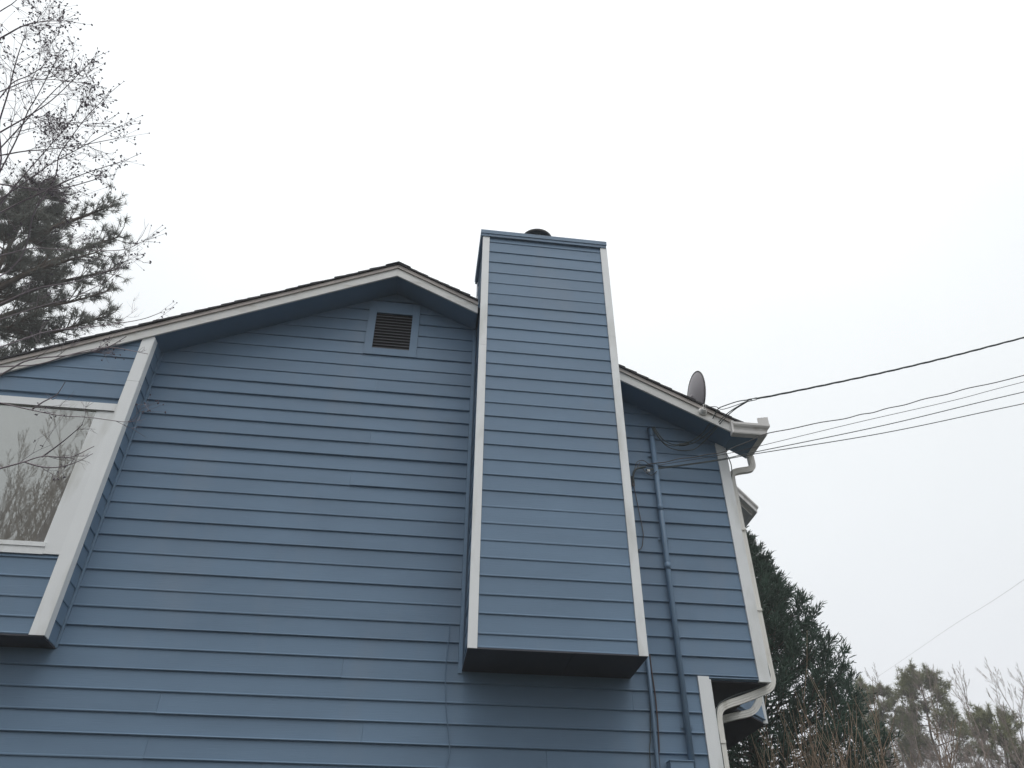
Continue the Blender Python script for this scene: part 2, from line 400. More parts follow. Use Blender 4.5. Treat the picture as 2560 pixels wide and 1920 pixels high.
# rectangular corrugated downspouts
def spout(pts, w=0.0325, d=0.026, n=7, name='downspout', m=DSP):
    path = smooth_path(pts, n); mb = MB(); vs = []; P = path; mcount = len(P)
    prof = []
    for side in range(4):
        for i in range(6):
            q = -1+2*i/6; rr = 0.0022 if i % 2 else 0.0
            if side == 0: prof.append((q*w, -d+rr))
            elif side == 1: prof.append((w-rr, q*d))
            elif side == 2: prof.append((-q*w, d-rr))
            else: prof.append((-w+rr, -q*d))
    n_ = len(prof); X = Vector((0, 1, 0))
    for i in range(mcount):
        tg = (P[min(i+1, mcount-1)]-P[max(i-1, 0)]).normalized()
        a = X; b = tg.cross(a).normalized()
        vs += [P[i] + b*px_ + a*py_ for px_, py_ in prof]
    fs = [(i*n_+k, i*n_+(k+1) % n_, (i+1)*n_+(k+1) % n_, (i+1)*n_+k) for i in range(mcount-1) for k in range(n_)]
    fs += [tuple(reversed(range(n_))), tuple(range((mcount-1)*n_, mcount*n_))]
    mb.add(vs, fs); return mb.build(name, m, house)
ds = spout([(3.648, 0.115, 6.374), (3.648, 0.115, 6.33), (3.646, 0.115, 6.25), (3.61, 0.115, 6.205), (3.46, 0.115, 6.165), (3.395, 0.115, 6.13),
       (3.374, 0.115, 6.06), (3.373, 0.112, 5.8), (3.373, 0.108, 5.0), (3.373, 0.104, 4.2), (3.373, 0.10, 3.95), (3.372, 0.10, 3.87), (3.335, 0.10, 3.80), (3.24, 0.10, 3.755),
       (3.05, 0.10, 3.685), (2.90, 0.10, 3.635), (2.83, 0.10, 3.595), (2.797, 0.10, 3.53), (2.793, 0.10, 3.44), (2.791, 0.10, 3.2), (2.79, 0.10, 2.4), (2.79, 0.10, 1.2), (2.79, 0.10, 0.25), (2.86, 0.10, 0.12), (3.05, 0.10, 0.08)])
for (x, z) in ((3.373, 5.43), (3.373, 4.55), (2.791, 3.31), (2.79, 2.2)):
    st = MB(); st.box(x-0.062, x+0.032, 0.066, 0.0715, z-0.012, z+0.012); st.box(x+0.0315, x+0.034, 0.0722, 0.13, z-0.012, z+0.012); st.build('strap', DSP, ds)
ds2 = spout([(3.62, 0.95, 6.24), (3.62, 0.95, 5.4), (3.60, 0.95, 4.3), (3.598, 0.95, 3.98), (3.565, 0.95, 3.885), (3.48, 0.95, 3.81), (3.30, 0.95, 3.765), (3.05, 0.95, 3.70), (2.86, 0.95, 3.64), (2.80, 0.95, 3.55), (2.79, 0.95, 3.3), (2.79, 0.95, 1.5), (2.79, 0.95, 0.2)])

# angled eave of the side projection
ep = [(3.50, 0.68), (3.60, 0.78), (4.06, 1.24), (4.06, 5.7), (3.30, 5.7), (3.30, 0.68)]
m = MB(); m.xy(ep, 6.252, 6.264); m.build('eave_soffit', FAS, house)
m = MB(); m.prism([(3.50, 0.68, 6.2645), (3.60, 0.78, 6.2645), (4.055, 1.24, 6.2645), (4.055, 5.7, 6.2645), (3.30, 5.7, 6.2645), (3.30, 0.68, 6.2645)],
                  [(3.40, 0.75, 6.42), (3.50, 0.88, 6.42), (3.62, 1.40, 6.50), (3.62, 5.4, 6.50), (3.30, 5.4, 6.50), (3.30, 0.75, 6.42)])
m.build('side_roof', SHG, house)
m = MB(); m.sweep([(3.51, 0.665, 6.246), (4.075, 1.232, 6.246), (4.075, 5.7, 6.246)], [(-0.014, 0.0), (0.0, 0.0), (0.0, 0.10), (-0.014, 0.10)]); m.build('fascia_board', FAS, house)
m = MB(); m.sweep([(3.525, 0.66, 6.278), (4.088, 1.226, 6.278), (4.088, 5.7, 6.278)], [(a*0.7, b*0.7) for a, b in GP]); m.build('gutter', GUT, house)

# attic vent ---------------------------------------------------
vent = plate('attic_vent', DRK, house, -0.74, -0.305, -0.004, 0.0055, 7.39, 7.96)
OX0, OX1, OZ0, OZ1 = -0.735, -0.310, 7.400, 7.950
for b in ((VX0, OX0, VZ0, VZ1), (OX1, VX1, VZ0, VZ1), (OX0+0.0005, OX1-0.0005, VZ0, OZ0), (OX0+0.0005, OX1-0.0005, OZ1, VZ1)):
    plate('frame', SID, vent, b[0], b[1], -0.026, -0.001, b[2], b[3])
for i in range(12):
    z = OZ0+0.006+i*(OZ1-OZ0-0.02)/12; s_ = MB()
    pr = [(-0.0235, z), (-0.0035, z+0.030), (-0.0035, z+0.036), (-0.0225, z+0.0065), (-0.0235, z+0.0055)]
    s_.prism([(OX0+0.001, y, zz) for y, zz in pr], [(OX1-0.001, y, zz) for y, zz in pr])
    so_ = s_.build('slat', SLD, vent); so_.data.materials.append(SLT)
    so_.data.polygons[6].material_index = 1  # only the front lip gets the lit tone, the rest stays painted as shade
# window bay ----------------------------------------------------
bay = MB().xz([(BXL, BZ), (BX-0.01, BZ), (BX-0.01, S(BX)+0.012), (BXL, S(BXL)+0.012)], BY+0.012, 0.004).build('window_bay', SOF, house)
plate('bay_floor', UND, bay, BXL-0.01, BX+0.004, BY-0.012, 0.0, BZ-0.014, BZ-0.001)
WX0, WX1, WZ0, WZ1 = -5.16, -3.265, 4.650, 6.060     # glass opening
zr = 6.925; bl = []
while zr > 3.9: bl.append(zr); zr -= E_+0.0012
bs = []
for z in bl + [BZ]:
    if z >= 6.16 and z < 7.06 or z < 4.54:
        h = E_+0.007
        if z == BZ: h = (bl[-1]-BZ)+0.012
        if z < 4.54 and z+h > 4.545: h = 4.545-z
        top = z > 6
        xlo = (lambda zz: max(BXL, PX-(PZ+0.012-zz)/SL)) if top else K(BXL)
        board(bay, 'x', xlo, K(-3.097), z, h, face=BY+0.010)
for z in bl:       # side of the bay, facing +x
    board(bay, 'y', K(-0.210), K(-0.036), z+0.02, face=BX-0.006, sign=1)
board(bay, 'y', K(-0.210), K(-0.036), BZ, bl[-1]-BZ+0.02, face=BX-0.006, sign=1)
board(bay, 'y', K(-0.210), K(-0.036), bl[0]+E_+0.02, 0.05, face=BX-0.006, sign=1)
# white corner trim: upper and lower length, joint between
for (za, zb) in ((BZ-0.004, 6.455), (6.458, 7.045)):
    m = MB(); m.prism([(-3.095, BY-0.020, za), (-2.985, BY-0.020, za), (-2.985, BY+0.004, za), (-3.095, BY+0.004, za)],
                      [(-3.095, BY-0.020, zb if zb < 6.9 else S(-3.095)-0.008), (-2.985, BY-0.020, zb if zb < 6.9 else S(-2.985)-0.008), (-2.985, BY+0.004, zb if zb < 6.9 else S(-2.985)-0.008), (-3.095, BY+0.004, zb if zb < 6.9 else S(-3.095)-0.008)])
    m.build('corner_board', WHT, bay)
    plate('corner_board', WHT, bay, -2.992, -2.972, BY-0.0196, -0.214, za+0.001, zb-0.001)
# window: casing, sash frame, sill, pane
win = plate('window', WHT, house, WX0-0.2, WX1+0.012, BY-0.004, BY+0.010, WZ0-0.04, WZ1+0.012)
plate('pane', GLS, win, WX0, WX1, BY-0.007, BY-0.0045, WZ0, WZ1)
plate('head_casing', WHT, win, WX0-0.16, -3.0955, BY-0.024, BY-0.0042, 6.066, 6.156)
plate('side_casing', WHT, win, WX1+0.030, -3.0955, BY-0.0165, BY-0.0042, 4.545, 6.0655)
plate('side_casing', WHT, win, WX0-0.16, WX0-0.030, BY-0.0165, BY-0.0042, 4.545, 6.0655)
plate('frame', WHT, win, WX1, WX1+0.0295, BY-0.0120, BY-0.0042, WZ0-0.001, 6.0655)
plate('frame', WHT, win, WX0-0.0295, WX0, BY-0.0120, BY-0.0042, WZ0-0.001, 6.0655)
plate('sill', WHT, win, WX0-0.0295, WX1+0.0295, BY-0.026, BY-0.0042, WZ0-0.042, WZ0-0.0015)
plate('apron', WHT, win, WX0-0.0295, WX1+0.0295, BY-0.018, BY-0.0042, 4.540, WZ0-0.0425)
plate('drip_strip', DRK, win, WX0-0.1, -3.10, BY-0.029, BY-0.0245, 6.064, 6.068)

# chimney --------------------------------------------------------
chim = MB().box(C0+0.034, C1-0.034, CY+0.012, CB-0.012, CZB+0.004, CZT-0.01).build('chimney', SOF, house)
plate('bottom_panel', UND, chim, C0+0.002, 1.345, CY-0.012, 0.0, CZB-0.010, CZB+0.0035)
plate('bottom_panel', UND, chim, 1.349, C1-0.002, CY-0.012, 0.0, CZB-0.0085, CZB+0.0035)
TW = 0.082
z = 8.727; crow = []
while z > CZB+0.03: crow.append(z); z -= E_
for z in crow + [CZB]:
    h = E_+0.006
    if z == CZB: h = crow[-1]-CZB+0.008
    if z+h > CZT: h = CZT-z-0.002
    board(chim, 'x', K(C0+TW), K(C1-TW), z, h, face=CY+0.008)
    ys = (CY+0.006, -0.028) if z+h < S(C0)-0.02 else (CY+0.006, CB-0.03)
    board(chim, 'y', K(ys[0]), K(ys[1]), z, h, face=C0+0.028, sign=-1)
    ys = (CY+0.006, -0.028) if z+h < S(C1)-0.02 else (CY+0.006, CB-0.03)
    board(chim, 'y', K(ys[0]), K(ys[1]), z, h, face=C1-0.028, sign=1)
for xa, xb, zj in ((C0-0.001, C0+TW-0.002, 7.082), (C1-TW+0.002, C1+0.001, 7.369)):
    plate('corner_board', WHT, chim, xa, xb, CY-0.018, CY+0.005, CZB-0.006, zj-0.0012)
    plate('corner_board', WHT, chim, xa, xb, CY-0.0175, CY+0.005, zj+0.0012, CZT-0.001)
plate('corner_board', WHT, chim, C0-0.001, C0+0.030, CB-0.030, CB, 7.98, CZT-0.001)
plate('corner_board', WHT, chim, C1-0.030, C1+0.001, CB-0.030, CB, 6.9, CZT-0.001)
plate('cap_board', CAPM, chim, C0-0.022, C1-0.006, CY-0.028, CB+0.012, CZT, CZT+0.042)
plate('cap_board', CAPM, chim, C0-0.028, C1+0.000, CY-0.036, CB+0.020, CZT+0.0425, CZT+0.102)
fl = MB(); fl.tube([(1.19, -0.20, 8.90), (1.19, -0.20, 9.17)], 0.13, 24); fl.build('flue', FLU, chim, True)
ring = [(0.198, 9.262), (0.205, 9.275), (0.205, 9.292), (0.12, 9.335), (0.02, 9.35)]
fc = MB(); n = 32; vs = [(1.185+0.17*math.cos(2*math.pi*k/n), -0.20+0.17*math.sin(2*math.pi*k/n), 9.258) for k in range(n)]
for rr, zz in ring: vs += [(1.185+rr*math.cos(2*math.pi*k/n), -0.20+rr*math.sin(2*math.pi*k/n), zz) for k in range(n)]
fs = [tuple(reversed(range(n)))] + [(i*n+k, i*n+(k+1) % n, (i+1)*n+(k+1) % n, (i+1)*n+k) for i in range(5) for k in range(n)] + [tuple(range(5*n, 6*n))]
fc.add(vs, fs); fc.build('flue_cap', FLU, chim)
for k in range(3):
    q = 0.6+k*2.1; MB().tube([(1.19+0.12*math.cos(q), -0.2+0.12*math.sin(q), 9.15), (1.19+0.15*math.cos(q), -0.2+0.15*math.sin(q), 9.265)], 0.008, 5).build('flue_strut', FLU, chim)

# ------------------------------------------------------------------ fittings on the gable
mast = empty('electrical_mast', (2.45, -0.055, 2.2), 'blue painted electrical service mast with hooded top on the wall right of the chimney', 'mast')
mi = mast.location
def child(mb, name, m, parent, smooth=False):
    o = mb.build(name, m, parent, smooth); o.location = -Vector(parent.location) if parent.parent is None else (0, 0, 0); return o
child(MB().tube([(2.441, -0.058, 2.2), (2.447, -0.058, 4.9), (2.456, -0.058, 6.47)], 0.0275, 14), 'conduit', PIP, mast, True)
for z in (5.541, 4.89): child(MB().tube([(2.4475, -0.058, z-0.035), (2.448, -0.058, z+0.035)], 0.0305, 14), 'coupling', PIP, mast, True)
wh = MB(); wh.prism([(2.415, -0.13, 6.52), (2.50, -0.13, 6.52), (2.50, -0.022, 6.545), (2.415, -0.022, 6.545)],
                    [(2.428, -0.10, 6.552), (2.488, -0.10, 6.552), (2.488, -0.03, 6.575), (2.428, -0.03, 6.575)])
wh.tube([(2.456, -0.06, 6.44), (2.456, -0.075, 6.525)], [0.034, 0.040], 12)
child(wh, 'weatherhead', PIP, mast)
for z in (6.2, 5.2, 4.2, 3.4): child(MB().box(2.395, 2.50, -0.029, -0.0245, z-0.012, z+0.012), 'strap', PIP, mast)

mb_ = empty('meter_box', (2.33, -0.08, 2.5), 'blue painted meter box with its top edge just showing at the foot of the mast', 'meter box')
child(MB().box(2.229, 2.428, -0.135, -0.026, 2.45, 3.095), 'box', MET, mb_)
child(MB().box(2.222, 2.435, -0.145, -0.026, 3.0955, 3.103), 'lid', MET, mb_)
child(MB().tube([(2.33, -0.136, 2.78), (2.33, -0.19, 2.78)], 0.078, 20), 'meter_dial', POR, mb_)

thing(MB().tube([(2.152, -0.046, 4.2), (2.148, -0.046, 3.6), (2.142, -0.046, 3.0), (2.142, -0.046, 2.0)], 0.0165, 10).build('conduit_pipe', PIP, None, True),
      'thin blue painted conduit running down from under the right corner of the chimney', 'pipe')
thing(MB().tube(smooth_path([(2.178, -0.032, 4.02), (2.182, -0.030, 3.85), (2.191, -0.030, 3.648), (2.187, -0.030, 3.4), (2.175, -0.030, 3.2), (2.163, -0.030, 3.066), (2.16, -0.03, 2.0)]), 0.0065, 6).build('cable', BRC),
      'brown cable hanging beside the thin conduit below the chimney', 'cable')
thing(MB().tube(smooth_path([(2.145, -0.030, 3.7), (2.130, -0.030, 3.516), (2.11, -0.03, 3.3), (2.085, -0.030, 3.064), (2.08, -0.03, 2.0)]), 0.0040, 6).build('cable', WIR),
      'thin black cable crossing behind the thin conduit below the chimney', 'cable')
thing(MB().tube(smooth_path([(0.327, -0.027, 4.205), (0.325, -0.028, 4.10), (0.313, -0.028, 3.897), (0.311, -0.028, 3.8), (0.315, -0.028, 3.689), (0.337, -0.028, 3.45), (0.374, -0.028, 3.222), (0.378, -0.028, 3.12), (0.361, -0.028, 3.017), (0.34, -0.028, 2.8), (0.34, -0.028, 2.0)]), 0.0042, 6).build('cable', PIP),
      'thin painted-over cable running down the siding left of the chimney base', 'cable')
thing(MB().tube(smooth_path([(2.195, -0.035, 5.90), (2.202, -0.030, 5.757), (2.216, -0.030, 5.6), (2.243, -0.030, 5.27), (2.232, -0.03, 5.17), (2.201, -0.030, 5.077), (2.06, -0.03, 5.0), (1.975, -0.028, 4.9), (1.998, -0.028, 4.5), (2.05, -0.028, 4.1)]), 0.0045, 6).build('cable', WIG),
      'grey cable dropping down the siding beside the right chimney corner', 'cable')

# wire anchor cluster
cl = empty('cable_clamp', (2.22, -0.04, 5.9), 'dark bundle of cable clamps and loops on the siding left of the mast', 'cable clamp')
child(MB().tube(smooth_path([(2.195, -0.03, 5.84), (2.20, -0.05, 5.93), (2.23, -0.06, 5.99), (2.29, -0.05, 6.02), (2.345, -0.05, 6.035)]), [0.009]*6+[0.012]*12+[0.014]*6+[0.012], 8), 'cable_bundle', WIR, cl, True)
for pts in ([(2.20, -0.05, 5.90), (2.24, -0.07, 6.06), (2.32, -0.06, 6.11), (2.40, -0.05, 6.06)], [(2.31, -0.05, 6.01), (2.34, -0.07, 5.95), (2.40, -0.06, 5.93), (2.45, -0.10, 5.96)], [(2.20, -0.05, 5.93), (2.25, -0.06, 6.02), (2.29, -0.05, 6.09)]):
    child(MB().tube(smooth_path(pts), 0.0045, 6), 'loop', WIG, cl)
child(MB().box(2.18, 2.21, -0.034, -0.024, 5.80, 5.92), 'bracket', FLU, cl)
child(MB().tube([(2.355, -0.05, 5.985), (2.385, -0.05, 5.985)], 0.017, 8), 'knob', POR, cl)

thing(MB().tube(smooth_path([(3.30, -0.035, 6.30), (3.335, -0.02, 6.18), (3.352, 0.03, 6.10), (3.345, 0.070, 5.95), (3.344, 0.078, 5.3), (3.342, 0.078, 4.6), (3.338, 0.076, 4.2), (3.352, 0.070, 3.98), (3.350, 0.066, 3.90), (3.31, 0.066, 3.83), (3.2, 0.066, 3.785), (3.0, 0.066, 3.72), (2.86, 0.066, 3.66), (2.79, 0.066, 3.60), (2.765, 0.068, 3.45), (2.772, 0.070, 3.2), (2.77, 0.07, 2.0)]), 0.0052, 6).build('cable', WIR),
      'dark cable running down the seam between the right corner board and the downspout', 'cable')

# insulator on the fascia
ins = MB(); ins.tube([(2.976, -0.33, 6.625), (2.976, -0.345, 6.625), (2.976, -0.352, 6.625), (2.976, -0.375, 6.625), (2.976, -0.39, 6.625)], [0.046, 0.048, 0.038, 0.030, 0.018], 18)
ins.tube(smooth_path([(2.976, -0.38, 6.625), (2.985, -0.41, 6.64), (2.985, -0.42, 6.66), (2.965, -0.42, 6.66), (2.960, -0.41, 6.635)]), 0.006, 6)
thing(ins.build('insulator', POR), 'white porcelain insulator knob screwed to the right rake fascia', 'insulator')

# overhead wires ------------------------------------------------
POLE = Vector((24.0, -4.4, 0))
pole = empty('utility_pole', POLE, 'weathered timber utility pole that carries the house wires', 'utility pole')
child(MB().tube([POLE+Vector((0, 0, -0.5)), POLE+Vector((0, 0, 12.2))], [0.17, 0.11], 12), 'post', POL, pole, True)
child(MB().box(POLE.x-0.06, POLE.x+0.06, POLE.y-1.0, POLE.y+1.0, 11.4, 11.52), 'crossarm', POL, pole)
def wire(name, pts, r, m, label, cat='wire', grp=None, wob=0.0, n=10):
    P = smooth_path(pts, n)
    if wob: P = [p + Vector((0, 0, wob*math.sin(i*0.9))) for i, p in enumerate(P)]
    return thing(MB().tube(P, r, 6).build(name, m, None, True), label, cat, grp)
G_ = 'wires from the street to the house'
wire('wire', [(2.345, -0.06, 6.05), (2.75, -0.16, 6.11), (3.19, -0.236, 6.19), (3.672, -0.372, 6.373), (4.531, -0.490, 6.572), (4.996, -0.577, 6.678), (5.629, -0.704, 6.838), (6.61, -0.900, 7.075), (9.5, -1.48, 7.75), (15, -2.6, 8.9), (24, -4.38, 10.4)], 0.0052, WIG,
     'topmost of the four thin grey wires below the thick twisted cable', 'wire', G_, 0.006)
wire('wire', [(2.345, -0.05, 6.03), (3.192, -0.216, 6.165), (3.569, -0.30, 6.248), (4.662, -0.51, 6.517), (5.749, -0.728, 6.765), (6.577, -0.893, 6.985), (9.5, -1.48, 7.72), (15, -2.6, 8.8), (24, -4.39, 10.2)], 0.0032, WIG,
     'second and finest of the four thin grey wires from the top', 'wire', G_)
wire('wire', [(2.345, -0.046, 6.005), (3.095, -0.197, 6.094), (3.504, -0.290, 6.171), (4.938, -0.566, 6.468), (6.524, -0.883, 6.845), (9.5, -1.48, 7.5), (15, -2.6, 8.5), (24, -4.40, 9.8)], 0.0046, WIR,
     'third of the four thin grey wires from the top, ending at the clamp bundle', 'wire', G_)
wire('wire', [(2.343, -0.048, 5.99), (3.095, -0.199, 6.082), (3.497, -0.292, 6.145), (4.911, -0.56, 6.369), (6.464, -0.871, 6.687), (9.5, -1.48, 7.3), (15, -2.6, 8.2), (24, -4.41, 9.4)], 0.0046, WIR,
     'lowest of the four thin grey wires, touching the downspout elbow in view', 'wire', G_)
# twisted service drop
base = smooth_path([(3.40, -0.505, 6.675), (3.486, -0.522, 6.706), (3.709, -0.567, 6.746), (4.351, -0.695, 6.878), (5.032, -0.831, 7.027), (5.759, -0.977, 7.205), (6.592, -1.143, 7.428), (9.5, -1.72, 8.2), (15, -2.8, 9.5), (24, -4.42, 11.3)], 26)
drop = MB()
for s_ in range(3):
    P = []; acc = 0
    for i, p in enumerate(base):
        if i: acc += (p-base[i-1]).length
        q = acc*2*math.pi/0.62 + s_*2.094; rr = 0.0068 if acc > 0.15 else 0.013
        P.append(p + Vector((0.2*math.cos(q)*rr*0, math.cos(q)*rr, math.sin(q)*rr)))
    drop.tube(P, 0.0050, 5)
svc = empty('service_drop', (3.40, -0.505, 6.675), 'thick twisted black service cable running from the roof edge up to the right', 'cable')
child(drop, 'twisted_cable', WIR, svc, True)
child(MB().tube(smooth_path([(3.44, -0.51, 6.69), (3.327, -0.47, 6.655), (3.162, -0.44, 6.600), (3.10, -0.425, 6.64), (3.02, -0.42, 6.635), (2.985, -0.42, 6.645)]), 0.004, 6), 'anchor_wire', WIG, svc)
child(MB().tube(smooth_path([(3.486, -0.522, 6.706), (3.35, -0.48, 6.70), (3.19, -0.43, 6.655), (3.13, -0.40, 6.63), (3.09, -0.34, 6.56), (3.02, -0.25, 6.46), (2.95, -0.17, 6.40), (2.86, -0.12, 6.36), (2.78, -0.10, 6.335)]), 0.0055, 6), 'lead', WIR, svc)
child(MB().tube(smooth_path([(3.42, -0.51, 6.68), (3.27, -0.44, 6.60), (3.18, -0.37, 6.54), (3.10, -0.28, 6.46), (3.0, -0.2, 6.39), (2.90, -0.12, 6.345), (2.80, -0.09, 6.325)]), 0.0055, 6), 'lead', WIR, svc)
child(MB().tube(smooth_path([(3.44, -0.51, 6.685), (3.29, -0.44, 6.60), (3.17, -0.35, 6.50), (3.05, -0.22, 6.38), (2.93, -0.11, 6.29), (2.83, -0.085, 6.265), (2.72, -0.085, 6.26), (2.60, -0.09, 6.30), (2.52, -0.10, 6.40), (2.46, -0.12, 6.525)]), 0.0055, 6), 'lead', WIR, svc)
child(MB().tube(smooth_path([(2.86, -0.10, 6.355), (2.80, -0.09, 6.335), (2.72, -0.09, 6.325)]), [0.006]+[0.018]*10+[0.008]*2, 8), 'splice', WIR, svc, True)
child(MB().tube(smooth_path([(2.73, -0.09, 6.325), (2.65, -0.10, 6.325), (2.56, -0.11, 6.37), (2.50, -0.12, 6.46), (2.475, -0.12, 6.53)]), 0.0055, 6), 'lead', WIR, svc)
child(MB().tube(smooth_path([(2.74, -0.09, 6.32), (2.66, -0.10, 6.30), (2.57, -0.10, 6.33), (2.49, -0.11, 6.43), (2.445, -0.115, 6.53)]), 0.0055, 6), 'lead', WIR, svc)
wire('far_wire', [(28.5, 41, 16.6), (24.03, 28.86, 14.35), (21.3, 21.0, 13.0), (18.922, 13.975, 11.75), (14, 0, 9.6), (10, -12, 8.6)], 0.0042, WIP, 'faint distant wire slanting up above the bare trees at lower right', 'wire')

# satellite dish --------------------------------------------------
dc = Vector((3.205, 0.28, 7.33)); dish = empty('satellite_dish', (3.10, 0.35, 6.55), 'grey oval satellite dish standing on the right roof slope', 'satellite dish')
nrm = Vector((0.985, -0.06, 0.165)).normalized(); ta = nrm.cross(Vector((0, 0, 1))).normalized(); tb = ta.cross(nrm).normalized()
if tb.z < 0: tb = -tb
tw_ = Quaternion(fwd, R(13)); nrm = tw_ @ nrm; ta = tw_ @ ta; tb = tw_ @ tb
d = MB(); n = 40; ringn = 7; vs = []
for i in range(ringn+1):
    q = i/ringn
    for k in range(n):
        a = 2*math.pi*k/n; vs.append(dc + ta*(0.255*q*math.cos(a)) + tb*(0.315*q*math.sin(a)) - nrm*(0.055*(1-q*q)))
base_n = len(vs)
for i in range(ringn+1):
    q = i/ringn
    for k in range(n):
        a = 2*math.pi*k/n; vs.append(dc + ta*(0.255*q*math.cos(a)) + tb*(0.315*q*math.sin(a)) - nrm*(0.055*(1-q*q)-0.004) + nrm*(0.006 if i == ringn else 0))
fs = []
for off, fl_ in ((0, False), (base_n, True)):
    for i in range(ringn):
        for k in range(n):
            f = (off+i*n+k, off+i*n+(k+1) % n, off+(i+1)*n+(k+1) % n, off+(i+1)*n+k); fs.append(f[::-1] if fl_ else f)
for k in range(n): fs.append((ringn*n+k, ringn*n+(k+1) % n, base_n+ringn*n+(k+1) % n, base_n+ringn*n+k))
d.add(vs, fs); child(d, 'reflector', DSH, dish, True)
rimp = [dc + ta*(0.257*math.cos(2*math.pi*k/n)) + tb*(0.317*math.sin(2*math.pi*k/n)) for k in range(n+1)]
child(MB().tube(rimp, 0.0075, 6), 'rim', FLU, dish, True)
child(MB().tube(smooth_path([(3.10, 0.36, 6.60), (3.10, 0.36, 7.10), (3.13, 0.31, 7.25), (3.155, 0.28, 7.32)]), 0.02, 10), 'mast', DSH, dish, True)
child(MB().box(3.04, 3.16, 0.30, 0.42, 6.585, 6.66), 'foot', FLU, dish)
child(MB().tube([dc-tb*0.30, dc-tb*0.42+nrm*0.24], 0.011, 6), 'feed_arm', DSH, dish)
child(MB().tube([dc-tb*0.43+nrm*0.25, dc-tb*0.37+nrm*0.20], 0.028, 10), 'receiver', DSH, dish)

# ------------------------------------------------------------------ vegetation
def rand_dir(rg): 
    while True:
        v = Vector((rg.uniform(-1, 1), rg.uniform(-1, 1), rg.uniform(-1, 1)))
        if 0.05 < v.length < 1: return v.normalized()
def grow(mb, rg, p, d, L, r, depth, cfg, tips=None):
    """recursive bare branching: cfg = (segments, wiggle, up pull, children per depth, spread, length ratio, radius ratio)"""
    nseg = cfg['seg'] if depth > 0 else max(2, cfg['seg']-1)
    pts = [Vector(p)]; rad = [r]; dd = Vector(d).normalized()
    for i in range(nseg):
        dd = (dd + rand_dir(rg)*cfg['wig'] + Vector((0, 0, cfg['up']))).normalized()
        pts.append(pts[-1]+dd*(L/nseg)); rad.append(max(cfg['rmin'], r*(1-(i+1)/nseg*(0.62 if depth else 0.8))))
    mb.tube(pts, rad, 6 if r > 0.05 else (4 if r > 0.015 else 3), cap=False)
    if depth == 0:
        if tips is not None: tips.append((pts[-1], dd))
        return
    n = cfg['kids'][-depth]
    for k in range(n):
        q = (k+rg.uniform(0.2, 1.0))/n; q = cfg['start']+(1-cfg['start'])*min(q, 1.0)
        f = q*nseg; i = min(int(f), nseg-1); pp = pts[i].lerp(pts[i+1], f-i)
        ax = (pts[i+1]-pts[i]).normalized(); side = ax.cross(rand_dir(rg)).normalized()
        sprd = cfg['spread']*rg.uniform(0.7, 1.3)
        grow(mb, rg, pp, ax*math.cos(sprd)+side*math.sin(sprd), L*cfg['lr']*rg.uniform(0.65, 1.2)*(1.15-0.5*q), rad[i]*cfg['rr'], depth-1, cfg, tips)
    grow(mb, rg, pts[-1], dd, L*cfg['lr']*0.8, rad[-1], depth-1, cfg, tips)

def tuft(mb, rg, p, d, L=0.17, n=26, w=0.006, spread=1.15):
    d = Vector(d).normalized()
    for i in range(n):
        v = (d*rg.uniform(0.25, 1.0) + rand_dir(rg)*spread*0.75).normalized(); s_ = v.cross(rand_dir(rg)).normalized()*w
        l = L*rg.uniform(0.7, 1.15); b = p - d*rg.uniform(0, 0.09)
        o = len(mb.v); mb.v += [tuple(b-s_), tuple(b+s_), tuple(b+v*l)]; mb.f.append((o, o+1, o+2))

